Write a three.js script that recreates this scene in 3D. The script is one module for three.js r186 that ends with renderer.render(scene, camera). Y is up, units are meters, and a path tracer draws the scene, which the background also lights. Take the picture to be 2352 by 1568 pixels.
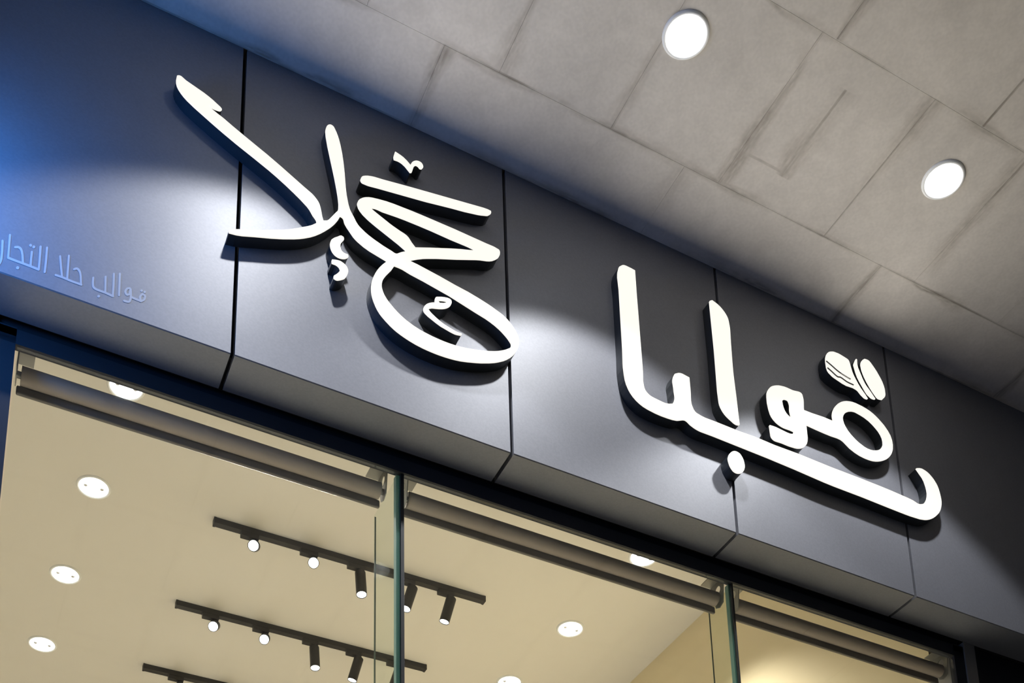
import * as THREE from 'three';
import { RectAreaLightUniformsLib } from 'three/addons/lights/RectAreaLightUniformsLib.js';
import { mergeGeometries } from 'three/addons/utils/BufferGeometryUtils.js';
import { RoundedBoxGeometry } from 'three/addons/geometries/RoundedBoxGeometry.js';

RectAreaLightUniformsLib.init();
const scene = new THREE.Scene();

// ---------- camera: the photograph is the upper crop of a taller frame, so the lens is shifted ----------
const EYE = 1.6;
const camera = new THREE.PerspectiveCamera(2 * Math.atan(2435.8 / 2829.675) * 180 / Math.PI, 2352 / 4871.6, 0.05, 100);
camera.setViewOffset(2352, 4871.6, 0, 0, 2352, 1568);
camera.matrixAutoUpdate = true;
{
  const m = new THREE.Matrix4().makeBasis(
    new THREE.Vector3(0.89142652, -0.02574556, 0.45243334),
    new THREE.Vector3(-0.09751376, 0.96409845, 0.24699241),
    new THREE.Vector3(-0.44254924, -0.26429406, 0.85691238));
  camera.quaternion.setFromRotationMatrix(m);
  camera.position.set(0, EYE, 0);
  camera.updateMatrixWorld();
}
scene.add(camera);

// ---------- night sky, exposure, strengths of the lamps ----------
scene.background = new THREE.Color().setRGB(0.006, 0.008, 0.014);
const renderer = new THREE.WebGLRenderer({ antialias: true });
renderer.toneMapping = THREE.LinearToneMapping;
renderer.toneMappingExposure = 1.0;
renderer.shadowMap.enabled = true;
const POWER = {
  letterGlow: 1.0, letterLight: 23.0,
  streetBeam: 9.2, streetGlow: 30,
  shopBeam: 42, shopGlow: 6, trackBeam: 22, trackGlow: 8,
  blueGlow: 2.0, blueLight: 19,
};
const WARM = new THREE.Color().setRGB(1, 0.96, 0.89);
const LETTER = new THREE.Color().setRGB(1, 0.965, 0.88);
const COOL = new THREE.Color().setRGB(0.95, 0.97, 1);
const BLUE = new THREE.Color().setRGB(0.05, 0.3, 1);

// ---------- helpers ----------
let seed = 7;
const rnd = () => { seed = (seed * 1664525 + 1013904223) >>> 0; return seed / 4294967296; };
const taken = {};
const numbered = (n) => { const k = taken[n] = (taken[n] ?? -1) + 1; return k ? `${n}_${String(k).padStart(3, '0')}` : n; };
function shade(o) { o.castShadow = true; o.receiveShadow = true; return o; }
function part(name, geometry, material, parent) { const m = shade(new THREE.Mesh(geometry, material)); m.name = name; parent.add(m); return m; }
function thing(name, label, category, [x, y, z] = [0, 0, 0], group) {
  const o = new THREE.Group(); o.name = numbered(name); o.position.set(x, y, z); scene.add(o);
  o.userData = { label, category }; if (group) o.userData.group = group; return o;
}
function struct(name, geometry, material, label) {
  const o = geometry ? shade(new THREE.Mesh(geometry, material)) : new THREE.Group();
  o.name = name; o.userData = { kind: 'structure', label, category: name.split('_')[0] }; scene.add(o); return o;
}
function box(x0, x1, y0, y1, z0, z1) {
  const g = new THREE.BoxGeometry(x1 - x0, y1 - y0, z1 - z0); g.translate((x0 + x1) / 2, (y0 + y1) / 2, (z0 + z1) / 2); return g;
}
const std = (o) => new THREE.MeshStandardMaterial(o);
const rgb = (r, g, b) => new THREE.Color().setRGB(r, g, b);
// planar uv in metres from the two given axes
function planarUV(g, a, b, ox, oy, sx, sy) {
  const p = g.attributes.position, uv = new Float32Array(p.count * 2);
  for (let i = 0; i < p.count; i++) { uv[2 * i] = (p.array[3 * i + a] - ox) / sx; uv[2 * i + 1] = (p.array[3 * i + b] - oy) / sy; }
  g.setAttribute('uv', new THREE.BufferAttribute(uv, 2)); return g;
}
// value noise on a lattice that wraps every n cells
function noiser(s) {
  const h = (x, y) => { let v = Math.imul(x, 374761393) + Math.imul(y, 668265263) + Math.imul(s, 974634777); v = Math.imul(v ^ (v >>> 13), 1274126177); return ((v ^ (v >>> 16)) >>> 0) / 4294967296; };
  return (x, y, n) => {
    const xi = Math.floor(x), yi = Math.floor(y); let fx = x - xi, fy = y - yi; fx = fx * fx * (3 - 2 * fx); fy = fy * fy * (3 - 2 * fy);
    const w = (v) => ((v % n) + n) % n;
    const a = h(w(xi), w(yi)), b = h(w(xi + 1), w(yi)), c = h(w(xi), w(yi + 1)), d = h(w(xi + 1), w(yi + 1));
    return a + (b - a) * fx + (c - a) * fy + (a - b - c + d) * fx * fy;
  };
}
function texture(w, h, f, srgb) {
  const d = new Uint8Array(w * h * 4);
  for (let y = 0; y < h; y++) for (let x = 0; x < w; x++) { const c = f(x, y), i = 4 * (y * w + x); d[i] = c[0]; d[i + 1] = c[1]; d[i + 2] = c[2]; d[i + 3] = 255; }
  const t = new THREE.DataTexture(d, w, h); t.magFilter = THREE.LinearFilter; t.minFilter = THREE.LinearFilter; t.wrapS = t.wrapT = THREE.RepeatWrapping;
  if (srgb) t.colorSpace = THREE.SRGBColorSpace; t.needsUpdate = true; return t;
}

// ---------- materials ----------
const n1 = noiser(1), n2 = noiser(2), n3 = noiser(3);
const panelGrain = texture(512, 512, (x, y) => { const v = 236 + 12 * n1(x / 2, y / 2, 256) + 5 * n2(x / 32, y / 32, 16); return [v, v, v]; }, true);
const M = {
  fascia: std({ color: rgb(0.255, 0.26, 0.292), metalness: 0.08, roughness: 0.5, map: panelGrain }),
  behind: std({ color: rgb(0.012, 0.012, 0.014), roughness: 0.9 }),
  frame: std({ color: rgb(0.018, 0.02, 0.026), roughness: 0.7 }),
  pilaster: std({ color: rgb(0.3, 0.29, 0.27), roughness: 0.6 }),
  darkPanel: std({ color: rgb(0.03, 0.032, 0.04), roughness: 0.5 }),
  can: std({ color: rgb(0.035, 0.04, 0.045), metalness: 0.2, roughness: 0.38 }),
  face: std({ color: rgb(0.12, 0.12, 0.11), roughness: 0.6, emissive: LETTER, emissiveIntensity: POWER.letterGlow }),
  groove: std({ color: rgb(0.1, 0.1, 0.09), roughness: 0.6 }),
  vinyl: std({ color: rgb(0.48, 0.49, 0.52), roughness: 0.6 }),
  plaster: std({ color: rgb(0.73, 0.695, 0.63), roughness: 0.9 }),
  wallPaint: std({ color: rgb(0.84, 0.72, 0.47), roughness: 0.85 }),
  shopFloor: std({ color: rgb(0.72, 0.69, 0.62), roughness: 0.5 }),
  pavement: std({ color: rgb(0.24, 0.225, 0.21), roughness: 0.8 }),
  glass: new THREE.MeshPhysicalMaterial({ color: rgb(0.97, 0.985, 0.975), roughness: 0, transmission: 1, thickness: 0, ior: 1.5 }),
  fin: new THREE.MeshPhysicalMaterial({ color: rgb(0.95, 0.98, 0.96), specularIntensity: 0.05, roughness: 0, transmission: 1, thickness: 0, ior: 1.5 }),
  glassEdge: new THREE.MeshPhysicalMaterial({ color: rgb(0.16, 0.36, 0.3), roughness: 0.35, transmission: 0.35, thickness: 0 }),
  finEdge: std({ color: rgb(0.16, 0.2, 0.17), roughness: 0.5 }),
  silicone: std({ color: rgb(0.008, 0.008, 0.009), roughness: 0.5 }),
  fabric: std({ color: rgb(0.27, 0.225, 0.19), roughness: 0.95 }),
  hem: std({ color: rgb(0.09, 0.08, 0.07), roughness: 0.5, metalness: 0.3 }),
  steel: std({ color: rgb(0.2, 0.195, 0.175), metalness: 0.4, roughness: 0.4 }),
  whiteTrim: std({ color: rgb(0.85, 0.85, 0.83), roughness: 0.4 }),
  streetLens: std({ color: rgb(0.9, 0.9, 0.9), roughness: 0.4, emissive: COOL, emissiveIntensity: POWER.streetGlow }),
  shopLens: std({ color: rgb(0.9, 0.9, 0.9), roughness: 0.4, emissive: COOL, emissiveIntensity: POWER.shopGlow }),
  trackLens: std({ color: rgb(0.9, 0.9, 0.9), roughness: 0.4, emissive: COOL, emissiveIntensity: POWER.trackGlow }),
  clip: std({ color: rgb(0.75, 0.75, 0.77), roughness: 0.4 }),
  black: std({ color: rgb(0.014, 0.013, 0.013), roughness: 0.45 }),
  blueLens: std({ color: rgb(0.1, 0.2, 0.6), roughness: 0.4, emissive: BLUE, emissiveIntensity: POWER.blueGlow }),
};

// ---------- main measures (metres; the fascia is the plane z = -3.2) ----------
const FZ = -3.2, FTOP = 6.116, FBOT = 4.819, SOFFIT_BACK = -3.355;
const CEIL = 6.116, SHOP_CEIL = 6.15, GLASS_TOP = 4.735;

// ================= setting =================
// pavement and shop floor
struct('floor_pavement', box(-7, 12, -0.15, 0, -3.4, 7), M.pavement, 'grey paved walkway below the lit shop sign');
struct('floor_shop', box(-1.6, 4.2, -0.15, 0, -10, -3.4), M.shopFloor, 'beige shop floor behind the glass');

// canopy ceiling: boards with recessed joints under a slab
{
  const W = 2048, H = 1024, X0 = -0.5, SX = 7, Z0 = -3.2, SZ = 3.5;
  const rowZ = [-3.2, -2.888, -2.28, -1.67, -1.06, -0.45, 0.16, 0.77, 1.38];
  const cross = [
    [-0.66, 0.34, 1.335, 2.335, 3.325, 4.32, 5.31],
    [-0.42, 0.07, 0.56, 1.05, 1.545, 2.005, 2.49, 3.015, 3.505, 3.995, 4.485, 4.975, 5.465],
    [-0.4, 0.09, 0.58, 1.07, 1.56, 2.055, 2.55, 3.25, 3.74, 4.23, 4.72, 5.21],
  ];
  // smears of dark joint filler, brushed out along the joints
  const smear = (d, w, along, seedv) => {
    const patch = n2(along * 3.7 + seedv * 17.3, seedv * 5.1, 4096), thin = n3(along * 34, d * 170 + seedv * 31, 4096);
    const wander = (n3(along * 9 + seedv * 5, seedv * 2.3, 4096) - 0.5) * 0.03, width = w * (0.35 + 1.7 * n1(along * 5.3 + seedv * 9, seedv * 3.7, 4096));
    const soft = Math.max(0, 1 - Math.abs(d - wander) / width) * Math.max(0, patch * 1.8 - 0.4) * (0.3 + 0.7 * thin);
    const hair = Math.abs(d) < 0.0045 ? 0.9 * Math.max(0, n1(along * 4.1 + seedv * 3.3, seedv * 8.7, 4096) * 2.2 - 0.75) * (0.5 + 0.5 * thin) : 0;
    return Math.max(soft, hair);
  };
  const map = texture(W, H, (px, py) => {
    const x = X0 + px / W * SX, z = Z0 + py / H * SZ;
    let row = 0; while (row < rowZ.length - 2 && z > rowZ[row + 1]) row++;
    let s = 0;
    for (const r of [row, row + 1]) s = Math.max(s, smear(z - rowZ[r], 0.022, x, r + 1));
    const cs = cross[Math.min(row, 2)];
    cs.forEach((c, k) => { if (Math.abs(x - c) < 0.12) s = Math.max(s, smear(x - c, 0.035, z, 20 + k + row * 15)); });
    // a brushed patch beside one board
    if (z > -2.76 && z < -2.4) s = Math.max(s, 0.8 * smear(x - 2.695, 0.04, z, 77));
    if (x > 2.47 && x < 2.72) s = Math.max(s, smear(z + 2.745, 0.03, x, 81));
    const mott = (n1(x * 6, z * 6, 4096) - 0.5) * 10 + (n2(x * 22, z * 22, 4096) - 0.5) * 8 + (n3(x * 130, z * 130, 4096) - 0.5) * 9;
    const k = 1 - 0.27 * Math.min(1, s);
    const v = (198 + mott) * k;
    return [v, v * (0.965 - 0.02 * s), v * (0.925 - 0.045 * s)];
  }, true);
  const board = std({ map, roughness: 0.92 });
  const top = struct('ceiling', null, null, 'grey plastered canopy ceiling with dark filled board joints');
  part('ceiling_slab', box(-7, 12, CEIL + 0.012, CEIL + 0.2, -3.4, 2), std({ color: rgb(0.2, 0.19, 0.18), roughness: 0.95 }), top);
  for (let r = 0; r < rowZ.length - 1; r++) {
    const cs = cross[Math.min(r, 2)].map((c) => c + (r > 2 ? ((r * 37) % 5) * 0.09 : 0));
    const xs = [-1.2, ...cs.filter((c) => c > -1), 6.2];
    for (let k = 0; k < xs.length - 1; k++) {
      const gap = 0.00035;
      part('ceiling_board', planarUV(box(xs[k] + gap, xs[k + 1] - gap, CEIL, CEIL + 0.014, rowZ[r] + gap, rowZ[r + 1] - gap), 0, 2, X0, Z0, SX, SZ), board, top);
    }
  }
}

// fascia: folded metal panels with open vertical joints, each turning under into the soffit
const fascia = struct('wall_fascia', null, null, 'dark grey metal fascia panels with open vertical joints');
part('backing_wall', mergeGeometries([box(-7, 12, FBOT + 0.03, SHOP_CEIL + 0.1, -3.33, -3.245), box(-7, 12, FBOT + 0.03, FBOT + 0.1, -3.43, -3.33)]), M.behind, fascia);
{
  const seams = [-2.25, -1.26, -0.265, 0.722, 1.718, 2.7, 3.628, 4.61, 5.6, 6.6];
  for (let k = 0; k < seams.length - 1; k++) {
    const a = seams[k] + 0.0068, b = seams[k + 1] - 0.0068;
    const s = new THREE.Shape([[FZ, FTOP], [FZ, FBOT + 0.003], [FZ - 0.003, FBOT], [SOFFIT_BACK, FBOT], [SOFFIT_BACK, FBOT + 0.025], [FZ - 0.025, FBOT + 0.025], [FZ - 0.025, FTOP]].map(([z, y]) => new THREE.Vector2(-z, y)));
    const g = new THREE.ExtrudeGeometry(s, { depth: b - a, bevelEnabled: false });
    g.rotateY(Math.PI / 2); g.translate(a, 0, 0);       // profile x (= -z) turns to world z
    planarUV(g, 0, 1, 0, 0, 1.3, 1.3);
    for (let i = 0; i < g.attributes.uv.count; i++) g.attributes.uv.setY(i, g.attributes.uv.getY(i) + g.attributes.position.getZ(i) / 1.3);
    part('fascia_panel', g, M.fascia, fascia);
  }
}

// shop front: header, jambs, pilaster, dark wall pieces
const header = struct('trim_1', null, null, 'black metal window header and jambs under the fascia');
part('header', box(0.04, 4.06, GLASS_TOP, 4.79, -3.386, SOFFIT_BACK - 0.004), M.frame, header);
part('header_recess', box(0.04, 4.06, 4.79, FBOT + 0.02, -3.42, -3.38), M.behind, header);
part('left_jamb', box(0.04, 0.1, 0, GLASS_TOP + 0.06, -3.39, SOFFIT_BACK - 0.004), M.frame, header);
part('right_jamb', box(4.0, 4.062, 0, GLASS_TOP + 0.06, -3.39, SOFFIT_BACK - 0.004), M.frame, header);
struct('trim_2', box(4.063, 4.13, 0, FBOT - 0.002, -3.55, -3.353), M.pilaster, 'narrow grey pilaster beside the right window jamb');
struct('wall_side_right', box(4.131, 9, 0, FBOT + 0.025, -3.6, -3.4), M.darkPanel, 'dark unlit wall right of the shop window');
struct('wall_side_left', box(-6, 0.039, 0, FBOT + 0.02, -3.55, -3.36), M.darkPanel, 'dark wall panel left of the shop window');

// shop room
struct('ceiling_shop', box(-1.6, 4.25, SHOP_CEIL, SHOP_CEIL + 0.15, -10.1, -3.331), M.plaster, 'cream plaster ceiling inside the shop');
struct('wall_right', box(4.063, 4.25, 0, SHOP_CEIL, -10.1, -3.552), M.wallPaint, 'yellow painted side wall inside the shop');
struct('wall_left', box(-1.75, -1.6, 0, SHOP_CEIL, -10.1, -3.43), M.plaster, 'cream left wall inside the shop');
struct('wall_back', box(-1.6, 4.062, 0, SHOP_CEIL, -10.1, -9.95), M.plaster, 'cream rear wall inside the shop');

// glazing: three panes meeting at glass fins
{
  const edges = [0.1, 1.36, 2.79, 4.0];
  for (let k = 0; k < 3; k++) {
    const w = struct(`window_${k + 1}`, null, null, ['clear shop window pane beside the left jamb', 'clear shop window pane between the two glass fins', 'clear shop window pane beside the right jamb'][k]);
    part('pane', box(edges[k] + (k === 1 ? 0.015 : 0.004), edges[k + 1] - 0.004, 0.02, GLASS_TOP - 0.001, -3.378, -3.368), M.glass, w);
    if (k < 2) {
      const x = edges[k + 1], back = k ? -3.525 : -3.61;
      part('glass_fin', box(x - 0.006, x + 0.006, 0.02, GLASS_TOP - 0.001, back, -3.4), M.fin, w);
      part('fin_back_edge', box(x - 0.003, x + 0.003, 0.02, GLASS_TOP - 0.001, back - 0.001, back), M.finEdge, w);
      part('fin_front_edge', box(x - 0.011, x + (k ? 0.004 : 0.006), 0.02, GLASS_TOP - 0.001, -3.4, -3.379), M.glassEdge, w);
      part('silicone_joint', box(x + (k ? -0.0035 : 0.002), x + (k ? 0.0035 : 0.014), 0.02, GLASS_TOP - 0.001, -3.3785, -3.3665), M.silicone, w);
    }
  }
}

// ================= sign letters =================
// outlines in metres on the fascia: [outer, hole, hole ...], each x, y, x, y ...
const OUTLINE = {
  halla: [[[0.4942,5.7978,0.4921,5.7959,0.4906,5.7808,0.4911,5.7701,0.4918,5.7652,0.4949,5.7542,0.4998,5.7446,0.5085,5.7331,0.5173,5.7239,0.5288,5.7141,0.5531,5.6981,0.6131,5.6639,0.6475,5.6453,0.6961,5.6209,0.7531,5.5949,0.807,5.5692,0.8343,5.5545,0.8655,5.536,0.8946,5.5171,0.9162,5.502,0.939,5.4838,0.9477,5.4743,0.9593,5.4553,0.9695,5.4431,0.9722,5.4379,0.9731,5.4337,0.9731,5.4265,0.9584,5.4106,0.9524,5.4051,0.9405,5.3956,0.9058,5.3701,0.8869,5.3569,0.8596,5.34,0.8037,5.3103,0.7524,5.2848,0.7206,5.2721,0.7031,5.2632,0.6821,5.2487,0.6818,5.2476,0.6833,5.2417,0.7065,5.2456,0.7262,5.2516,0.7682,5.2687,0.8206,5.2889,0.8602,5.3059,0.8973,5.3241,0.9177,5.3355,0.9325,5.3451,0.953,5.36,0.9694,5.3741,0.9863,5.3912,1.0018,5.409,1.0204,5.4327,1.0302,5.4473,1.0368,5.4581,1.0466,5.477,1.0497,5.484,1.0554,5.4996,1.0562,5.5002,1.0608,5.4996,1.0637,5.4986,1.0668,5.4956,1.0685,5.4914,1.0711,5.4804,1.0727,5.4762,1.0801,5.4645,1.1026,5.4361,1.1108,5.4288,1.1194,5.4227,1.1407,5.4114,1.1624,5.4035,1.2253,5.3893,1.2257,5.3873,1.2251,5.3861,1.2099,5.3656,1.1982,5.3468,1.1906,5.3322,1.1846,5.3186,1.178,5.3011,1.1737,5.2854,1.1713,5.2725,1.1698,5.2578,1.1693,5.245,1.1699,5.2326,1.171,5.223,1.1737,5.2098,1.178,5.1964,1.1851,5.1792,1.1919,5.1664,1.2008,5.1536,1.2089,5.1451,1.2223,5.1331,1.237,5.1215,1.2502,5.1127,1.2617,5.1064,1.2756,5.1002,1.2918,5.0942,1.3097,5.0886,1.3326,5.0831,1.3573,5.0792,1.3734,5.0777,1.4002,5.0764,1.4187,5.0764,1.442,5.0775,1.462,5.0794,1.4811,5.082,1.5017,5.0861,1.5279,5.0933,1.5618,5.1044,1.5816,5.1116,1.6126,5.1249,1.6342,5.1357,1.649,5.1446,1.6693,5.1584,1.6823,5.1693,1.6963,5.1837,1.7074,5.1973,1.7152,5.2092,1.7216,5.2209,1.7286,5.2377,1.7309,5.2458,1.733,5.2571,1.7339,5.2739,1.7329,5.2818,1.731,5.2897,1.7256,5.3035,1.7191,5.3146,1.7081,5.3281,1.6942,5.3423,1.6839,5.3506,1.6747,5.3565,1.6652,5.3613,1.6271,5.3754,1.607,5.3814,1.5741,5.3898,1.5329,5.3984,1.4826,5.4053,1.4231,5.4158,1.3403,5.4275,1.3097,5.4299,1.3063,5.4303,1.3062,5.4308,1.3396,5.4543,1.3617,5.468,1.3778,5.4764,1.4144,5.494,1.4912,5.5275,1.5707,5.5645,1.5851,5.5705,1.612,5.5793,1.6242,5.5845,1.6355,5.5914,1.6469,5.6014,1.6544,5.6094,1.6592,5.6154,1.6622,5.6209,1.6647,5.6278,1.6658,5.6324,1.6664,5.6421,1.665,5.6481,1.6638,5.6502,1.6612,5.6523,1.6464,5.6551,1.6376,5.6558,1.6091,5.6553,1.4832,5.6578,1.3589,5.6568,1.3153,5.6557,1.25,5.6523,1.2225,5.6495,1.1912,5.6435,1.17,5.6383,1.1588,5.6344,1.1465,5.628,1.1407,5.624,1.1344,5.6187,1.1257,5.6096,1.1224,5.6046,1.1191,5.5978,1.1173,5.5923,1.1165,5.5874,1.1171,5.5807,1.1204,5.5702,1.1262,5.5611,1.1367,5.5503,1.1537,5.5386,1.1625,5.5335,1.1847,5.5224,1.2683,5.4852,1.3002,5.4678,1.2786,5.4522,1.2639,5.4387,1.2604,5.4367,1.2569,5.4357,1.2529,5.4359,1.2418,5.4396,1.2124,5.4465,1.1771,5.4582,1.1562,5.467,1.1463,5.4723,1.1278,5.4845,1.1192,5.4924,1.1119,5.5028,1.1043,5.5176,1.093,5.5372,1.089,5.5463,1.0838,5.5644,1.0774,5.5994,1.0737,5.6305,1.0688,5.6943,1.0643,5.738,1.0592,5.775,1.0526,5.8097,1.0468,5.8337,1.0424,5.8477,1.0372,5.8609,1.0296,5.8762,1.0271,5.8801,1.0237,5.8828,1.0176,5.8839,1.0139,5.8832,1.0092,5.8798,1.0056,5.8755,1.0025,5.8701,1.0005,5.8639,0.9989,5.8555,0.9983,5.8466,1.0002,5.8244,1.0071,5.7831,1.0336,5.6557,1.0411,5.6139,1.0462,5.5824,1.0482,5.5653,1.0495,5.55,1.0492,5.5312,1.0479,5.5216,1.045,5.5141,1.039,5.5046,1.0161,5.4636,1.0113,5.4575,1.0073,5.4541,0.9961,5.4485,0.9918,5.4629,0.9883,5.484,0.9855,5.4969,0.9827,5.5075,0.9801,5.5146,0.9774,5.5195,0.9719,5.5271,0.9634,5.5358,0.9545,5.543,0.9261,5.5579,0.8469,5.6024,0.7984,5.6279,0.7177,5.6666,0.6783,5.6862,0.6473,5.7028,0.627,5.7111,0.6094,5.7195,0.6016,5.7256,0.599,5.729,0.5985,5.7305,0.6087,5.7285,0.6163,5.7279,0.6238,5.7281,0.6333,5.7295,0.6371,5.7314,0.6418,5.7376,0.639,5.7417,0.6358,5.7446,0.6118,5.7592,0.5976,5.7664,0.5804,5.7736,0.5221,5.7921,0.5062,5.801,0.5017,5.8015,0.498,5.8003],[1.2534,5.3824,1.2553,5.383,1.27,5.3835,1.2843,5.3825,1.313,5.3756,1.3621,5.3686,1.4588,5.351,1.5656,5.3233,1.6012,5.3149,1.6212,5.3081,1.6397,5.3002,1.6563,5.2909,1.6668,5.2837,1.6811,5.2719,1.689,5.2641,1.6977,5.2531,1.7005,5.2489,1.7019,5.2441,1.7018,5.2385,1.6997,5.2306,1.6982,5.2274,1.6945,5.2222,1.6758,5.2067,1.6649,5.1993,1.6485,5.1897,1.6342,5.1825,1.6074,5.1715,1.5873,5.165,1.5512,5.1546,1.5281,5.149,1.5012,5.1436,1.4792,5.1405,1.4579,5.139,1.4323,5.1386,1.4099,5.1396,1.3924,5.1411,1.3621,5.1453,1.3437,5.1492,1.3209,5.156,1.2955,5.1667,1.2773,5.1771,1.2627,5.1874,1.2508,5.1973,1.2326,5.2148,1.2249,5.2237,1.2164,5.2367,1.2114,5.2477,1.2073,5.2613,1.2062,5.2707,1.2068,5.2821,1.2084,5.2919,1.2121,5.3039,1.2155,5.3119,1.2239,5.3283,1.2422,5.3584],[1.1621,5.5908,1.1745,5.5971,1.183,5.5995,1.1932,5.5999,1.2096,5.5992,1.2641,5.6046,1.2945,5.6065,1.3486,5.6079,1.3951,5.6082,1.4688,5.6065,1.5337,5.6075,1.5733,5.6053,1.5444,5.592,1.5057,5.5775,1.4719,5.5632,1.3857,5.5246,1.3317,5.4991,1.3188,5.5127,1.3057,5.5305,1.2984,5.5362,1.2888,5.5397,1.2741,5.5435,1.2513,5.5507,1.2382,5.5554,1.1799,5.5815]]],
  small_hah: [[[1.411,5.3197,1.4074,5.3161,1.4057,5.312,1.4046,5.2992,1.4061,5.2926,1.3936,5.287,1.3837,5.2805,1.3776,5.2755,1.3724,5.2702,1.3658,5.261,1.3626,5.2541,1.3612,5.2481,1.3612,5.2421,1.3628,5.2369,1.3671,5.2317,1.3783,5.2238,1.4093,5.2092,1.4266,5.2026,1.4637,5.1945,1.4798,5.1925,1.4879,5.1932,1.503,5.1967,1.505,5.1982,1.506,5.2007,1.5045,5.2026,1.4897,5.2019,1.4798,5.2029,1.4421,5.212,1.4248,5.2186,1.4078,5.228,1.3925,5.2379,1.3857,5.2436,1.379,5.2512,1.3788,5.2537,1.3819,5.2576,1.3865,5.2614,1.3945,5.2664,1.4197,5.275,1.4344,5.2815,1.443,5.2864,1.4509,5.2923,1.4582,5.2995,1.4633,5.3062,1.4657,5.3106,1.4684,5.3191,1.4684,5.3268,1.4673,5.3301,1.4656,5.3323,1.4609,5.3346,1.452,5.3346,1.4408,5.332,1.4286,5.3279],[1.4165,5.3082,1.4284,5.3139,1.4376,5.3171,1.4454,5.3191,1.4487,5.319,1.4521,5.3174,1.452,5.3157,1.4498,5.3133,1.4447,5.3094,1.4374,5.305,1.4227,5.2989,1.4169,5.3039,1.416,5.3058]]],
  comma_a: [[[1.056,5.414,1.0473,5.4052,1.0359,5.3949,1.027,5.3835,1.0248,5.3794,1.0228,5.3728,1.0218,5.3649,1.022,5.3572,1.0239,5.3477,1.0271,5.3393,1.031,5.3329,1.0375,5.3264,1.0444,5.3228,1.0499,5.3214,1.0578,5.3213,1.0653,5.323,1.0719,5.3256,1.0763,5.3284,1.0811,5.3326,1.0858,5.3381,1.0863,5.3393,1.0841,5.3472,1.0745,5.3465,1.069,5.3476,1.0628,5.3513,1.0594,5.3568,1.0572,5.3672,1.0571,5.3746,1.0576,5.3783,1.0614,5.3899,1.0699,5.4049,1.0684,5.4136,1.0606,5.416]]],
  comma_b: [[[1.0285,5.2985,1.0282,5.2955,1.0292,5.2852,1.0424,5.2859,1.0493,5.2837,1.0545,5.2797,1.0585,5.2702,1.0538,5.2581,1.0498,5.2514,1.044,5.2433,1.0362,5.2345,1.0368,5.2256,1.0424,5.2234,1.0468,5.2232,1.0516,5.2249,1.0614,5.2314,1.0695,5.2378,1.0744,5.2431,1.078,5.2489,1.0819,5.2578,1.0842,5.2647,1.086,5.2745,1.0856,5.2817,1.0832,5.2892,1.0806,5.2938,1.076,5.2983,1.0683,5.3031,1.0606,5.3057,1.0557,5.3061,1.0488,5.3053,1.0386,5.3025]]],
  mark: [[[1.256,5.8944,1.2511,5.8727,1.2511,5.8653,1.2526,5.8586,1.2678,5.8605,1.2759,5.8595,1.2842,5.8567,1.2952,5.8501,1.3136,5.8319,1.3201,5.8355,1.3274,5.8643,1.3301,5.8705,1.3326,5.8739,1.3369,5.8782,1.3419,5.8779,1.3466,5.876,1.3503,5.8713,1.3529,5.8706,1.3585,5.8722,1.3644,5.8816,1.3632,5.8891,1.3607,5.8945,1.3563,5.8982,1.3519,5.8996,1.346,5.8997,1.3409,5.8984,1.3358,5.896,1.3305,5.8919,1.326,5.8874,1.3214,5.8814,1.3141,5.8644,1.301,5.8766,1.2876,5.8851,1.2768,5.8892]]],
  bar: [[[1.1442,5.7231,1.1362,5.7175,1.1333,5.7143,1.1305,5.7098,1.129,5.7064,1.1277,5.7015,1.1277,5.6972,1.1285,5.6944,1.1315,5.6901,1.1348,5.6886,1.153,5.6888,1.161,5.6899,1.192,5.6966,1.373,5.7306,1.472,5.7531,1.5276,5.7642,1.5813,5.7779,1.5925,5.7816,1.6155,5.7906,1.62,5.7929,1.6233,5.7954,1.6339,5.8077,1.6344,5.809,1.6339,5.8184,1.6203,5.8192,1.6036,5.8175,1.3195,5.7635,1.2092,5.741,1.1794,5.7361,1.1702,5.7338,1.1571,5.7294,1.1525,5.7276]]],
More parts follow.
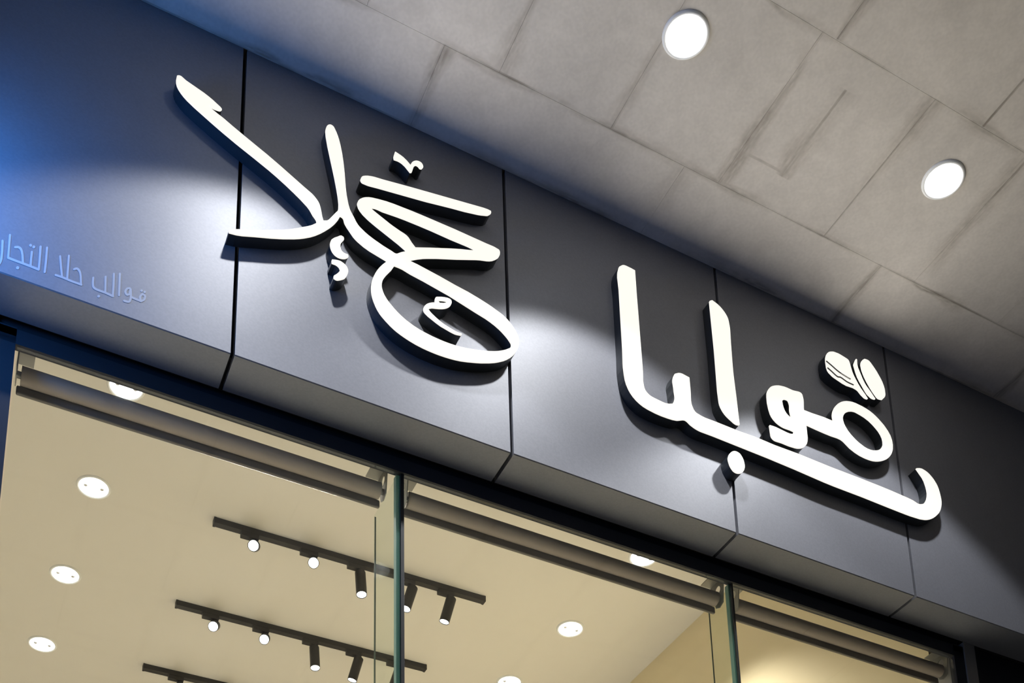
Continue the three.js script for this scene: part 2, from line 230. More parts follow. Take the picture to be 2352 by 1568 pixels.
  lam_ba: [[[2.2042,5.8426,2.2001,5.8392,2.1884,5.8271,2.1816,5.8018,2.1801,5.7926,2.179,5.7741,2.1821,5.7186,2.1818,5.431,2.1799,5.3649,2.1801,5.3458,2.1824,5.3136,2.185,5.2919,2.1895,5.274,2.198,5.2536,2.2064,5.2401,2.2167,5.2279,2.2295,5.2168,2.2445,5.2076,2.2602,5.2007,2.2817,5.1954,2.3164,5.191,2.3429,5.1899,2.3704,5.1908,2.3938,5.1927,2.4131,5.1966,2.4199,5.1993,2.4401,5.2095,2.4467,5.2119,2.4532,5.2127,2.4606,5.2105,2.4748,5.2008,2.4919,5.1941,2.5009,5.1915,2.5133,5.1893,2.5258,5.1884,2.5776,5.1897,2.8452,5.1878,2.9824,5.1844,3.136,5.1778,3.1932,5.177,3.3398,5.1788,3.4958,5.1773,3.5803,5.1773,3.6084,5.178,3.6621,5.1819,3.6888,5.1877,3.7016,5.1918,3.7106,5.1956,3.7239,5.2025,3.736,5.21,3.7475,5.2184,3.7584,5.2278,3.7746,5.2451,3.7806,5.2529,3.7897,5.2672,3.7935,5.2749,3.7997,5.2916,3.8031,5.3047,3.805,5.3166,3.8055,5.3277,3.8045,5.3434,3.8018,5.3647,3.7984,5.3807,3.7946,5.3922,3.7892,5.4038,3.7769,5.4212,3.7662,5.4316,3.7535,5.4415,3.7433,5.4472,3.7336,5.4507,3.7171,5.454,3.7086,5.4543,3.696,5.4519,3.6852,5.4476,3.6775,5.4443,3.677,5.4432,3.7081,5.4085,3.7166,5.3925,3.7233,5.3668,3.7253,5.3518,3.7258,5.3355,3.7225,5.3176,3.717,5.3019,3.7106,5.2899,3.7015,5.2771,3.6948,5.2698,3.6849,5.263,3.6711,5.2577,3.6616,5.2559,3.6546,5.2564,3.631,5.2626,3.6006,5.2651,3.5039,5.2682,3.4448,5.2688,3.3255,5.2681,3.1763,5.2654,3.0142,5.2666,2.8895,5.2626,2.7847,5.2649,2.7213,5.2616,2.6979,5.2611,2.5934,5.2614,2.5501,5.2603,2.5307,5.2621,2.5092,5.2665,2.5017,5.2705,2.4951,5.2786,2.4888,5.2945,2.4868,5.304,2.4859,5.3149,2.4874,5.3601,2.4865,5.426,2.453,5.4304,2.443,5.429,2.4347,5.4259,2.4176,5.4148,2.4123,5.4032,2.409,5.3942,2.4068,5.3847,2.406,5.3738,2.4085,5.3478,2.409,5.3302,2.4109,5.3112,2.4109,5.3017,2.4095,5.293,2.4064,5.2836,2.4041,5.2786,2.3961,5.2652,2.3791,5.2578,2.3683,5.2552,2.3596,5.2544,2.3507,5.2544,2.3149,5.2577,2.3029,5.2592,2.2948,5.2613,2.2896,5.2635,2.2821,5.2685,2.2775,5.2727,2.2733,5.2783,2.2707,5.2836,2.2688,5.2903,2.2659,5.3123,2.2659,5.3217,2.2674,5.3518,2.2674,5.3918,2.2625,5.7249,2.2618,5.8442,2.2448,5.8465,2.2188,5.8472,2.2111,5.846]]],
  alif: [[[2.6312,5.8698,2.6201,5.8615,2.6192,5.858,2.6232,5.6128,2.6219,5.4186,2.6247,5.3654,2.6264,5.356,2.6306,5.3442,2.6389,5.3302,2.6481,5.3196,2.6561,5.3129,2.6657,5.3067,2.6896,5.2937,2.6995,5.2908,2.7066,5.2911,2.7132,5.2926,2.7161,5.2936,2.7167,5.2945,2.7129,5.4244,2.7084,5.5394,2.7084,5.5912,2.7099,5.6927,2.7118,5.7542,2.7114,5.7708,2.7085,5.7991,2.7056,5.8125,2.7005,5.8237,2.6914,5.8361,2.6805,5.8473,2.6714,5.8545,2.6582,5.8622,2.633,5.8704]]],
  dot: [[[2.6748,5.153,2.6658,5.1466,2.6593,5.1401,2.6545,5.1337,2.6507,5.1268,2.6459,5.1128,2.6452,5.1048,2.6463,5.0964,2.6502,5.0816,2.6532,5.0746,2.6586,5.0665,2.6652,5.0595,2.6716,5.0561,2.6798,5.0547,2.6872,5.0554,2.6948,5.0578,2.7036,5.0621,2.7104,5.0677,2.7153,5.074,2.7196,5.0827,2.7227,5.092,2.7241,5.0993,2.7239,5.1091,2.722,5.123,2.7201,5.1298,2.7158,5.1394,2.7089,5.1488,2.7039,5.1529,2.6961,5.1556,2.6884,5.1565,2.6817,5.1557]]],
  qaf_waw: [[[2.926,5.5705,2.9165,5.5656,2.9062,5.559,2.8997,5.5538,2.8939,5.5479,2.8883,5.5405,2.8825,5.5307,2.8792,5.524,2.876,5.5151,2.8747,5.5099,2.8731,5.4938,2.8727,5.4672,2.8764,5.438,2.8821,5.4147,2.8873,5.4039,2.8962,5.3932,2.9088,5.3835,2.9218,5.3774,2.9362,5.3735,2.9494,5.3719,2.9805,5.3735,2.9984,5.3723,2.9924,5.3564,2.9756,5.3519,2.961,5.3515,2.903,5.356,2.8857,5.3551,2.872,5.3534,2.8713,5.3523,2.874,5.3058,2.8765,5.2983,2.8797,5.2946,2.8856,5.2904,2.8913,5.2885,2.8986,5.2878,2.9282,5.2906,2.9652,5.2901,2.9952,5.2928,3.0082,5.2952,3.0214,5.2998,3.0317,5.3049,3.0395,5.31,3.0479,5.3178,3.0563,5.3283,3.061,5.3365,3.0646,5.3475,3.0671,5.3592,3.0683,5.3694,3.0682,5.4326,3.0685,5.4339,3.0693,5.4343,3.1191,5.432,3.1656,5.4309,3.2028,5.4312,3.2367,5.4339,3.2523,5.433,3.2638,5.4297,3.2686,5.4272,3.299,5.4072,3.3273,5.3961,3.352,5.3901,3.382,5.3875,3.4041,5.3881,3.4188,5.3896,3.4283,5.3913,3.4443,5.3957,3.4575,5.4007,3.4728,5.4079,3.4874,5.4164,3.5041,5.4279,3.5125,5.4348,3.5226,5.4451,3.5323,5.4583,3.5383,5.468,3.5446,5.4813,3.5477,5.4903,3.5497,5.4982,3.5525,5.5184,3.5515,5.541,3.5452,5.5638,3.5335,5.5834,3.5145,5.6051,3.4885,5.6256,3.4714,5.6362,3.4569,5.6436,3.4391,5.6503,3.4231,5.6542,3.3956,5.6578,3.3626,5.6595,3.3464,5.6585,3.3295,5.6551,3.3107,5.6494,3.2942,5.6415,3.2821,5.6339,3.2742,5.6281,3.2595,5.6151,3.2478,5.6017,3.2398,5.5903,3.2348,5.582,3.2264,5.5642,3.2224,5.5515,3.2204,5.5418,3.22,5.5317,3.2225,5.5118,3.2215,5.5107,3.17,5.5108,3.1053,5.5053,3.0644,5.5043,3.0645,5.5141,3.0676,5.5456,3.0678,5.561,3.0642,5.5812,3.0596,5.5866,3.0561,5.5882,3.0501,5.589,3.0432,5.5884,3.0199,5.5837,3.0103,5.5827,2.9836,5.5835,2.9696,5.5828,2.9458,5.5781,2.9392,5.5761],[3.3223,5.6038,3.3352,5.6092,3.3423,5.6112,3.3518,5.6131,3.3583,5.6134,3.388,5.6096,3.4062,5.6059,3.4302,5.5975,3.4491,5.5866,3.466,5.5739,3.4794,5.5619,3.4894,5.5477,3.4956,5.5337,3.4976,5.5179,3.4961,5.5013,3.4944,5.4958,3.4888,5.4847,3.4779,5.4705,3.4702,5.463,3.4647,5.4587,3.4585,5.4547,3.4502,5.4507,3.4323,5.444,3.4165,5.4411,3.3999,5.4406,3.3814,5.4436,3.3539,5.4536,3.3367,5.4624,3.3143,5.4782,3.2984,5.4934,3.2877,5.5084,3.2813,5.521,3.2775,5.5376,3.2776,5.5491,3.2805,5.5588,3.2833,5.5651,3.292,5.5786,3.2982,5.5855,3.3068,5.5935,3.3161,5.6002],[2.9647,5.5197,2.977,5.5219,2.9823,5.5211,2.985,5.5186,2.9879,5.5107,2.9896,5.5013,2.9896,5.4948,2.9876,5.4756,2.9876,5.4687,2.9923,5.4361,2.9921,5.4355,2.9909,5.4355,2.9853,5.4376,2.9749,5.4426,2.9649,5.4517,2.9588,5.4615,2.9551,5.4719,2.9523,5.4851,2.9508,5.5058]]],
  mac_a: [[[3.2513,5.8823,3.2404,5.8753,3.2327,5.867,3.2275,5.8578,3.2236,5.8481,3.2201,5.8364,3.2183,5.8182,3.2195,5.788,3.2234,5.7746,3.2293,5.7668,3.2462,5.7557,3.2544,5.7522,3.3018,5.7406,3.3244,5.7382,3.3616,5.7421,3.3787,5.7396,3.3875,5.7358,3.4022,5.7219,3.4191,5.7122,3.4263,5.7112,3.4376,5.7132,3.4382,5.7142,3.4249,5.7312,3.4034,5.7547,3.3907,5.7731,3.379,5.793,3.3709,5.8091,3.3649,5.8249,3.3559,5.8675,3.3539,5.8747,3.3512,5.8794,3.3484,5.882,3.3405,5.8848,3.3073,5.8905,3.2953,5.8915,3.2697,5.8896,3.2644,5.8881]]],
  mac_m: [[[3.397,5.9068,3.3961,5.906,3.3838,5.881,3.3812,5.8745,3.3803,5.868,3.3876,5.8319,3.394,5.812,3.4044,5.7919,3.4298,5.752,3.4386,5.7411,3.4437,5.7371,3.4577,5.7293,3.464,5.7277,3.4727,5.728,3.4816,5.7299,3.4826,5.7305,3.4827,5.7313,3.4615,5.757,3.4372,5.7829,3.43,5.7937,3.4213,5.8112,3.4021,5.8619,3.3998,5.879,3.4019,5.9058]]],
  mac_b: [[[3.4471,5.9284,3.4358,5.9184,3.4297,5.91,3.4244,5.898,3.4224,5.8863,3.425,5.8612,3.4292,5.8464,3.4356,5.8294,3.4463,5.8082,3.4613,5.7845,3.4764,5.765,3.4933,5.7462,3.4987,5.743,3.5031,5.7418,3.5098,5.7422,3.5226,5.745,3.5257,5.7463,3.5377,5.7599,3.5424,5.7668,3.5459,5.7759,3.5471,5.7853,3.547,5.8088,3.5438,5.8248,3.5379,5.8429,3.5298,5.8593,3.5119,5.8875,3.502,5.9004,3.482,5.9224,3.4748,5.928,3.4673,5.9304,3.459,5.9304]]],
  v_ra: [[[0.0317,4.9367,0.0305,4.9348,0.0299,4.9327,0.0319,4.889,0.0315,4.8635,0.0303,4.8557,0.0285,4.8494,0.027,4.8468,0.0222,4.8408,0.0215,4.8385,0.0217,4.836,0.0227,4.8347,0.0243,4.8344,0.0258,4.8353,0.0308,4.8414,0.0338,4.8469,0.0366,4.8571,0.0379,4.8688,0.0378,4.8976,0.036,4.9347,0.0345,4.9375]]],
  v_tjar: [[[0.0496,4.9674,0.0485,4.9657,0.0479,4.9632,0.049,4.9183,0.0492,4.881,0.05,4.876,0.0513,4.8753,0.0667,4.8744,0.112,4.8737,0.1367,4.8721,0.1394,4.8737,0.1407,4.8771,0.1404,4.9365,0.1398,4.9642,0.1392,4.9661,0.1379,4.9672,0.1355,4.9663,0.1342,4.9646,0.1334,4.9619,0.1344,4.9147,0.1345,4.8817,0.1194,4.8821,0.1174,4.8827,0.1171,4.9117,0.1175,4.9335,0.1165,4.9357,0.1152,4.9362,0.1126,4.9347,0.1112,4.9315,0.1112,4.8838,0.1108,4.8825,0.0962,4.8828,0.0931,4.9093,0.09,4.9238,0.0877,4.9292,0.0849,4.933,0.0816,4.935,0.078,4.9356,0.0754,4.9353,0.0673,4.9306,0.0655,4.9276,0.0654,4.9245,0.0669,4.9226,0.0685,4.9226,0.0764,4.9267,0.0801,4.9256,0.0822,4.9232,0.0844,4.918,0.0865,4.9085,0.0896,4.883,0.0779,4.8828,0.0552,4.884,0.0541,4.9652,0.0528,4.9682,0.0515,4.9684]]],
  v_dot1: [[[0.0791,4.8613,0.0766,4.8577,0.076,4.8531,0.0768,4.851,0.0785,4.8497,0.0817,4.8503,0.0843,4.8538,0.085,4.8579,0.084,4.8607,0.0824,4.8619]]],
  v_dot2: [[[0.1166,4.9572,0.1144,4.9536,0.1143,4.9491,0.1163,4.9468,0.118,4.9467,0.1197,4.9478,0.1219,4.9513,0.1224,4.9542,0.122,4.956,0.1204,4.958,0.1185,4.9582]],[[0.1077,4.9588,0.1053,4.9548,0.1052,4.951,0.1073,4.9483,0.1106,4.9492,0.112,4.9508,0.113,4.9532,0.1132,4.9571,0.1113,4.9595,0.1095,4.9597]]],
  v_alif: [[[0.1534,4.9711,0.1518,4.9687,0.1514,4.9662,0.1521,4.9168,0.1512,4.8752,0.1515,4.8728,0.1523,4.8716,0.1539,4.8712,0.1552,4.8718,0.1568,4.8736,0.1575,4.876,0.1582,4.9212,0.1578,4.9686,0.1575,4.9706,0.1564,4.9719,0.1552,4.9721]]],
  v_hala: [[[0.2159,4.9709,0.2145,4.9689,0.214,4.9663,0.2147,4.8831,0.2058,4.8839,0.1959,4.9558,0.1951,4.9575,0.1934,4.958,0.191,4.9562,0.1901,4.9544,0.19,4.9516,0.1993,4.8843,0.1984,4.8836,0.1853,4.8832,0.1841,4.8826,0.1828,4.8806,0.1823,4.877,0.1829,4.8756,0.1842,4.8749,0.2038,4.8753,0.2281,4.8733,0.2519,4.8734,0.2574,4.8726,0.2606,4.8744,0.2618,4.8767,0.2621,4.879,0.2605,4.8827,0.2584,4.9084,0.2552,4.9242,0.2507,4.9321,0.2476,4.9345,0.2446,4.9355,0.2423,4.9353,0.2377,4.9322,0.2328,4.9268,0.232,4.923,0.2331,4.9208,0.2351,4.9205,0.2422,4.9269,0.2456,4.9253,0.2485,4.9213,0.2503,4.9164,0.2522,4.9062,0.2543,4.8818,0.2336,4.8814,0.2209,4.8826,0.2201,4.9682,0.2197,4.9708,0.2185,4.9717]]],
  v_lb: [[[0.3477,4.9656,0.3461,4.9632,0.3457,4.9609,0.3473,4.9195,0.3476,4.882,0.3312,4.8839,0.3291,4.941,0.3285,4.9429,0.3269,4.9439,0.324,4.9422,0.3226,4.9382,0.3242,4.9114,0.3249,4.8842,0.3143,4.8837,0.3038,4.8843,0.2983,4.8862,0.2953,4.8902,0.2939,4.9034,0.2939,4.9209,0.2931,4.9227,0.292,4.9233,0.2896,4.9225,0.2877,4.9188,0.2876,4.9016,0.2891,4.8865,0.2908,4.8821,0.2933,4.8791,0.2984,4.8765,0.3052,4.8753,0.3265,4.8754,0.3507,4.8727,0.3534,4.8743,0.3548,4.878,0.3537,4.8817,0.3535,4.9199,0.352,4.9642,0.3505,4.9664]]],
  v_dot3: [[[0.3097,4.8631,0.307,4.8601,0.3061,4.8558,0.3076,4.8526,0.311,4.8525,0.3138,4.8554,0.3147,4.8598,0.3138,4.8622,0.3127,4.8631]]],
  v_alif2: [[[0.3652,4.974,0.3638,4.9721,0.3631,4.9689,0.3651,4.905,0.3651,4.8911,0.3659,4.8851,0.3673,4.8843,0.3696,4.8852,0.371,4.8871,0.3716,4.8897,0.3696,4.9718,0.3682,4.9746,0.3669,4.9748]]],
  v_qw: [[[0.396,4.9325,0.3908,4.9292,0.3883,4.9262,0.3846,4.9182,0.3828,4.9101,0.383,4.9074,0.3844,4.9033,0.387,4.8994,0.3897,4.8973,0.3925,4.8973,0.3944,4.8981,0.3998,4.9032,0.4,4.9011,0.3991,4.8973,0.3997,4.8951,0.3996,4.8917,0.3983,4.8833,0.3971,4.8808,0.3956,4.88,0.3859,4.8796,0.3834,4.8787,0.3821,4.8772,0.3812,4.8748,0.3818,4.8715,0.3832,4.8707,0.3931,4.8711,0.3988,4.8732,0.4019,4.8768,0.4039,4.8811,0.4064,4.8937,0.4208,4.8923,0.4339,4.8918,0.4429,4.9005,0.4455,4.9052,0.4479,4.9138,0.4483,4.9213,0.4469,4.9252,0.4436,4.9283,0.439,4.9294,0.4366,4.9286,0.4335,4.9257,0.4297,4.9197,0.4273,4.9129,0.4269,4.9072,0.428,4.9008,0.4083,4.9024,0.4062,4.9034,0.4056,4.9171,0.4038,4.9297,0.399,4.9337],[0.4372,4.9201,0.4396,4.9201,0.4413,4.9186,0.4419,4.9169,0.4407,4.9093,0.4397,4.9068,0.4377,4.9043,0.4355,4.903,0.4333,4.911,0.4346,4.9159],[0.3938,4.9228,0.3967,4.9243,0.3972,4.9238,0.3962,4.9102,0.395,4.9076,0.3931,4.9059,0.3906,4.9084,0.3892,4.912,0.3909,4.9181,0.3923,4.9211]]],
  v_dot4: [[[0.4412,4.94,0.4391,4.9367,0.4389,4.9327,0.4403,4.9308,0.4421,4.9305,0.4441,4.9315,0.4461,4.9344,0.4466,4.9385,0.4444,4.941]],[[0.4328,4.9411,0.4303,4.9381,0.4295,4.9345,0.4311,4.9314,0.4344,4.9316,0.4366,4.9342,0.4376,4.9383,0.4363,4.941]]],
};
// strips of light in front of the glowing faces: x, y, length, width, angle
const STRIP = {
  halla: [[0.6285,5.6742,0.1843,0.0394,-0.4624],[0.8141,5.5756,0.211,0.0429,-0.5114],[0.9545,5.4725,0.0734,0.0273,-0.8046],[0.7784,5.2736,0.1306,0.0131,0.3952],[0.8975,5.3362,0.1234,0.0161,0.5776],[1.0387,5.723,0.2061,0.0233,-1.4364],[1.0713,5.5473,0.0996,0.0276,-1.3823],[1.1256,5.4439,0.0776,0.0315,-0.5701],[1.1978,5.4116,0.0729,0.0315,-0.26],[1.1902,5.2956,0.1005,0.0153,-1.791],[1.2212,5.171,0.0935,0.0242,-0.7977],[1.3344,5.1086,0.1266,0.0305,-0.2111],[1.5001,5.108,0.1597,0.0277,0.1851],[1.6509,5.1765,0.1082,0.0181,0.7647],[1.404,5.3969,0.1567,0.0319,-0.1012],[1.5721,5.3631,0.149,0.0313,-0.2506],[1.4622,5.5173,0.3161,0.0252,0.4805],[1.2538,5.6032,0.2232,0.0236,0.0938],[1.4961,5.618,0.2177,0.0246,0.0285],[1.2202,5.537,0.146,0.0211,-0.4883]],
  bar: [[1.3794,5.7489,0.4545,0.0191,0.209]],
  mark: [[1.2791,5.8494,0.0533,0.012,-0.5565]],
  comma_a: [[1.0388,5.3447,0.0409,0.0126,-1.2358]],
  comma_b: [[1.0704,5.2668,0.0452,0.0104,-1.656]],
  small_hah: [[1.4138,5.2055,0.0743,0.0095,-0.3705]],
  lam_ba: [[2.2114,5.5447,0.4669,0.0456,-1.5754],[2.3009,5.2281,0.1272,0.0492,-0.1156],[2.4367,5.3368,0.1101,0.0435,-1.5764],[2.5927,5.2111,0.2919,0.0462,-0.0041],[2.952,5.2096,0.3635,0.0483,-0.0041],[3.3897,5.2101,0.4378,0.0509,0.0058],[3.7547,5.326,0.1086,0.0335,1.3057]],
  alif: [[2.652,5.5627,0.3626,0.0512,-1.5141]],
  dot: [[2.6782,5.096,0.0578,0.0342,-1.5939]],
  qaf_waw: [[2.9097,5.4596,0.095,0.0395,-1.3632],[3.0002,5.5504,0.0815,0.0329,0.0576],[3.049,5.4295,0.1677,0.0374,-1.6447],[2.9466,5.312,0.0892,0.031,-0.1069],[3.1502,5.4689,0.1149,0.04,-0.0337],[3.2455,5.5344,0.0796,0.0281,-1.7492],[3.3574,5.6338,0.107,0.027,0.1994],[3.4828,5.5891,0.1036,0.0369,-0.889],[3.5146,5.4813,0.0749,0.0239,-1.9899],[3.3591,5.4162,0.1344,0.0318,-0.2147]],
  mac_a: [[3.3013,5.8099,0.1127,0.055,-0.5354]],
  mac_b: [[3.4862,5.8213,0.0966,0.0422,-1.0931]],
};
const pairs = (a) => { const o = []; for (let i = 0; i < a.length; i += 2) o.push(new THREE.Vector2(a[i], a[i + 1])); return o; };
const shapes = (name) => OUTLINE[name].map(([outer, ...holes]) => { const s = new THREE.Shape(pairs(outer)); for (const h of holes) s.holes.push(new THREE.Path(pairs(h))); return s; });
const extrude = (name, depth, z) => { const g = mergeGeometries(shapes(name).map((s) => new THREE.ExtrudeGeometry(s, { depth, bevelEnabled: false }))); g.translate(0, 0, z); return g; };
function letter(key, label, extra = []) {
  const o = thing('sign_letter', label, 'sign letter', [0, 0, 0], 'glowing letters of the shop sign');
  for (const k of [key, ...extra]) {
    part('return', extrude(k, 0.0435, FZ), M.can, o);
    part('face', extrude(k, 0.006, FZ + 0.044), M.face, o);
    for (const [x, y, len, wid, a] of STRIP[k] ?? []) {
      const l = new THREE.RectAreaLight(LETTER, POWER.letterLight, len, wid);
      l.name = 'letter_light'; l.position.set(x, y, FZ + 0.0525); l.rotation.set(0, Math.PI, -a); o.add(l);
    }
  }
  return o;
}
letter('halla', 'large joined calligraphic letters with a long diagonal stroke and an oval loop');
letter('small_hah', 'small curled letter mark inside the oval loop');
letter('comma_a', 'tiny crescent mark opening right, under the V of the calligraphic word');
letter('comma_b', 'tiny crescent mark opening left, under the other crescent');
letter('mark', 'tiny zigzag mark above the slanted bar');
letter('bar', 'straight slanted glowing bar above the calligraphic word');
letter('lam_ba', 'long joined letter with tall upright, tooth and upturned end');
letter('alif', 'single upright stroke with slanted ends between two letters');
letter('dot', 'round glowing dot under the long baseline stroke');
letter('qaf_waw', 'joined letters with a square loop and a large ring');
const macaron = letter('mac_a', 'pair of macaron shaped dots above the ring letter', ['mac_m', 'mac_b']);
for (const line of [
  [[3.2178, 5.8169], [3.2439, 5.8063], [3.2785, 5.7906], [3.3142, 5.7817], [3.3469, 5.7767]],
  [[3.2206, 5.7833], [3.24, 5.7742], [3.2746, 5.7585], [3.2888, 5.7623], [3.3245, 5.7533], [3.3604, 5.7518]]]) {
  const c = new THREE.CatmullRomCurve3(line.map(([x, y]) => new THREE.Vector3(x, y, FZ + 0.0515)));
  part('groove_line', new THREE.TubeGeometry(c, 24, 0.0028, 6), M.groove, macaron);
}

// thin cut lettering low on the fascia
{
  const o = thing('vinyl_lettering', 'row of thin pale grey lettering low on the fascia beside the blue glow', 'lettering');
  for (const k of Object.keys(OUTLINE).filter((n) => n.startsWith('v_'))) part(k.includes('dot') ? 'letter_dot' : 'letter', extrude(k, 0.0007, FZ + 0.0002), M.vinyl, o);
}

// ================= canopy downlights =================
function disc(r, t, y) { const g = new THREE.CylinderGeometry(r, r, t, 40); g.translate(0, y, 0); return g; }
function ring(r, w, h) { // lathed trim ring hanging h below y = 0
  return new THREE.LatheGeometry([[r - w, 0], [r - w, -h * 0.55], [r - w * 0.6, -h], [r - w * 0.25, -h * 0.9], [r, -h * 0.2], [r, 0]].map(([a, b]) => new THREE.Vector2(a, b)), 48);
}
function spot(parent, color, power, angle, penumbra, y, radius, toward = [0, -1, 0]) {
  const l = new THREE.SpotLight(color, power, 0, angle, penumbra, 2);
  l.name = 'beam'; l.castShadow = true; l.shadow.radius = radius / 0.02; l.position.set(0, y, 0);
  l.target.position.set(toward[0], y + toward[1], toward[2]); parent.add(l, l.target); return l;
}
for (const [x, label] of [
  [0.864, 'round canopy downlight in front of the calligraphic word'],
  [2.069, 'round canopy downlight in front of the gap between the two words'], [3.274, 'round canopy downlight in front of the ring letter']]) {
  const o = thing('canopy_downlight', label, 'downlight', [x, CEIL, -2.495], 'row of canopy downlights');
  part('trim_ring', ring(0.082, 0.016, 0.008), M.whiteTrim, o);
  part('lens', disc(0.068, 0.003, -0.0025), M.streetLens, o);
  spot(o, COOL, POWER.streetBeam, 0.92, 0.13, -0.012, 0.05);
}

// blue projecting sign of the neighbour, left of the frame
{
  const o = thing('blade_sign', 'blue lit projecting box sign left of the shop', 'sign', [-0.4, 4.92, -2.95]);
  part('sign_box', new RoundedBoxGeometry(0.12, 0.8, 0.34, 3, 0.015), M.darkPanel, o);
  for (const s of [-1, 1]) { const g = new THREE.BoxGeometry(0.006, 0.74, 0.28); g.translate(s * 0.0625, 0, 0); part('lit_face', g, M.blueLens, o); }
  part('wall_bracket', box(-0.02, 0.02, -0.03, 0.03, -0.247, -0.17), M.frame, o);
  const l = new THREE.RectAreaLight(BLUE, POWER.blueLight, 0.28, 0.74);
  l.name = 'sign_light'; l.position.set(0.07, 0, 0); l.rotation.y = -Math.PI / 2; o.add(l);
}

// ================= shop interior =================
// recessed downlights in the shop ceiling
const SHOP_LIGHTS = [
  [0.626, -4.91, 'round shop downlight near the header, by the left jamb'], [0.595, -5.643, 'round shop downlight left of the first light track'],
  [0.562, -6.42, 'round shop downlight left of the second light track'], [0.528, -7.167, 'round shop downlight left of the third light track'],
  [3.453, -4.908, 'round shop downlight near the header, by the right glass fin'], [3.409, -5.666, 'round shop downlight right of the first light track'],
  [3.333, -6.345, 'round shop downlight right of the second light track'],
];
for (const [x, z, label] of SHOP_LIGHTS) {
  const o = thing('shop_downlight', label, 'downlight', [x, SHOP_CEIL, z], 'downlights in the shop ceiling');
  part('trim_ring', ring(0.086, 0.014, 0.008), M.whiteTrim, o);
  part('lens', disc(0.073, 0.003, -0.0025), M.shopLens, o);
  for (const s of [-1, 1]) { const g = new THREE.CylinderGeometry(0.013, 0.009, 0.008, 16); g.translate(s * 0.04, -0.007, 0.008); part('lamp_clip', g, M.clip, o); }
  spot(o, WARM, POWER.shopBeam, 0.88, 0.9, -0.014, 0.06);
}
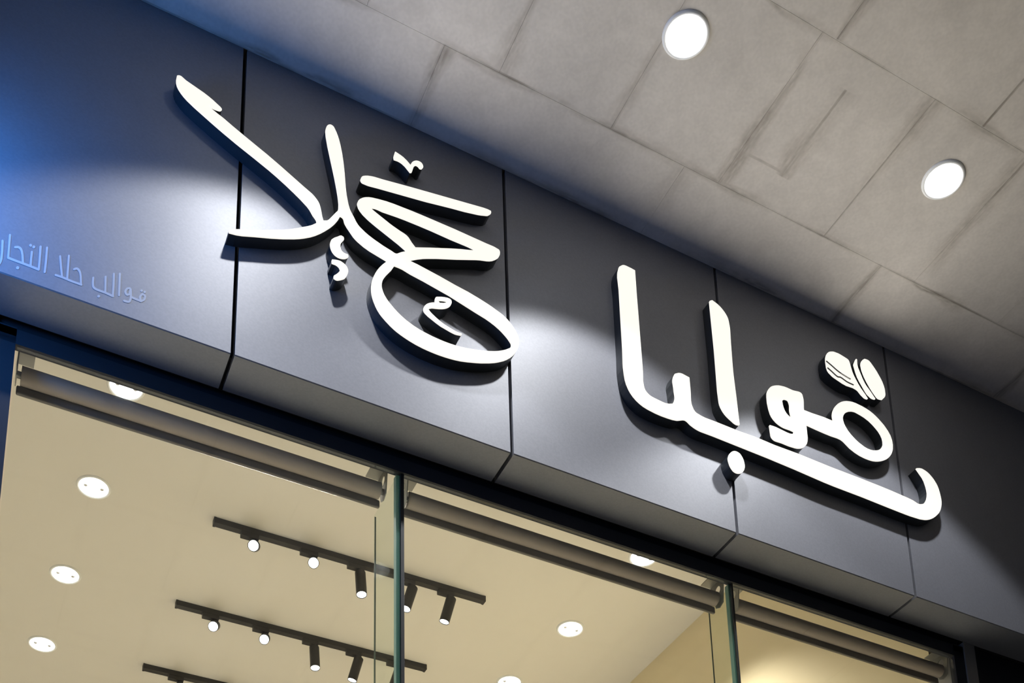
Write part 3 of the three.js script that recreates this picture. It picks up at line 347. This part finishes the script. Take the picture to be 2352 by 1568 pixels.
// ceiling tracks and their spot heads
const TRACKS = [
  [-5.618, 1.203, 2.8, [[1.407, 1], [1.737, 1], [2.009, 0], [2.317, 2], [2.558, 3]], 'first'],
  [-6.405, 1.174, 2.76, [[1.387, 1], [1.69, 1], [1.999, 0], [2.28, 3], [2.55, 2]], 'second'],
  [-7.136, 1.127, 2.73, [[1.342, 1], [1.65, 1], [1.96, 0]], 'third'],
];
const AIM = [[0.02, -1, 0.12], [-0.24, -0.6, 0.76], [-0.28, -1, -0.05], [-0.22, -1, -0.2]];
const AIM_WORD = ['pointing straight down', 'shining towards the window', 'leaning behind the glass fin', 'tilted away with a dark barrel'];
const ORD = ['first', 'second', 'third', 'fourth', 'fifth'];
for (const [z, x0, x1, heads, which] of TRACKS) {
  const t = thing('light_track', `black ceiling light track, ${which} behind the shop window`, 'light track', [(x0 + x1) / 2, SHOP_CEIL, z], 'black light tracks');
  const len = x1 - x0;
  part('rail', box(-len / 2 + 0.012, len / 2 - 0.012, -0.034, 0, -0.018, 0.018), M.black, t);
  for (const s of [-1, 1]) part('end_cap', box(s * (len / 2 - 0.006) - 0.006, s * (len / 2 - 0.006) + 0.006, -0.036, 0, -0.0195, 0.0195), M.black, t);
  heads.forEach(([x, aim], k) => {
    const o = thing('track_spotlight', `black cylindrical spotlight ${AIM_WORD[aim]}, ${ORD[k]} on the ${which} light track`, 'spotlight', [x, SHOP_CEIL - 0.034, z], 'spotlights on the ceiling tracks');
    part('adapter', box(-0.055, 0.04, -0.026, 0, -0.016, 0.016), M.black, o);
    part('stem', disc(0.008, 0.03, -0.04).translate(0.02, 0, 0), M.black, o);
    const dir = new THREE.Vector3(...AIM[aim]).normalize(), q = new THREE.Quaternion().setFromUnitVectors(new THREE.Vector3(0, -1, 0), dir);
    const pivot = new THREE.Vector3(0.02, -0.062, 0);
    const put = (g) => { g.applyQuaternion(q); g.translate(pivot.x, pivot.y, pivot.z); return g; };
    const head = part('barrel', put(new THREE.LatheGeometry([[0, 0.03], [0.024, 0.03], [0.03, 0.024], [0.03, -0.13], [0.027, -0.13], [0.026, -0.112], [0, -0.112]].map(([a, b]) => new THREE.Vector2(a, b)), 28)), M.black, o);
    part('lens', put(disc(0.0262, 0.004, -0.1245)), M.trackLens, head);
    if (aim < 2) {
      const l = new THREE.SpotLight(WARM, POWER.trackBeam, 0, 0.45, 0.6, 2); l.name = 'beam'; l.castShadow = true;
      l.position.copy(pivot).addScaledVector(dir, 0.135); l.target.position.copy(l.position).add(dir); l.shadow.radius = 1; o.add(l, l.target);
    }
  });
}

// roller blinds behind the panes
const BY = EYE + 3.126, BZ = -3.47, BR = 0.029;
[[0.108, 1.342, 'brown roller blind beside the left jamb'], [1.409, 2.805, 'brown roller blind between the two glass fins'], [2.87, 4.045, 'brown roller blind beside the right jamb']].forEach(([x0, x1, label]) => {
  const o = thing('roller_blind', label, 'roller blind', [(x0 + x1) / 2, BY, BZ], 'roller blinds rolled up behind the panes');
  const len = x1 - x0, h = len / 2;
  const roll = new THREE.LatheGeometry([[0, -h + 0.02], [BR, -h + 0.02], [BR, h - 0.02], [0, h - 0.02]].map(([a, b]) => new THREE.Vector2(a, b)), 40); roll.rotateZ(Math.PI / 2);
  part('fabric_roll', roll, M.fabric, o);
  part('fabric_drop', box(-h + 0.02, h - 0.02, -0.04, 0, -BR + 0.001, -BR + 0.003), M.fabric, o);
  part('hem_bar', new RoundedBoxGeometry(len - 0.02, 0.03, 0.014, 2, 0.005).translate(0, -0.035, -BR + 0.002), M.hem, o);
  for (const s of [-1, 1]) {
    const bx = s * (h - 0.006);
    const sh = new THREE.Shape([[-0.045, 0.085], [0.045, 0.085], [0.02, -0.028], [-0.005, -0.04], [-0.03, -0.028]].map(([a, b]) => new THREE.Vector2(a, b)));
    const hole = new THREE.Path(); hole.absarc(0, 0.045, 0.018, 0, Math.PI * 2); sh.holes.push(hole);
    const g = new THREE.ExtrudeGeometry(sh, { depth: 0.003, bevelEnabled: false }); g.rotateY(Math.PI / 2); g.translate(bx - 0.0015, 0, 0);
    const b = part('bracket', g, M.steel, o);
    part('bracket_foot', box(Math.min(bx, bx - s * 0.05), Math.max(bx, bx - s * 0.05), 0.082, 0.086, -0.045, 0.075), M.steel, b);
    part('bracket_pin', disc(0.011, 0.016, 0).rotateZ(Math.PI / 2).translate(bx - s * 0.008, 0, 0), M.steel, b);
  }
});

scene.traverse((o) => { if (o.isMesh) { o.castShadow = true; o.receiveShadow = true; } });
renderer.render(scene, camera);
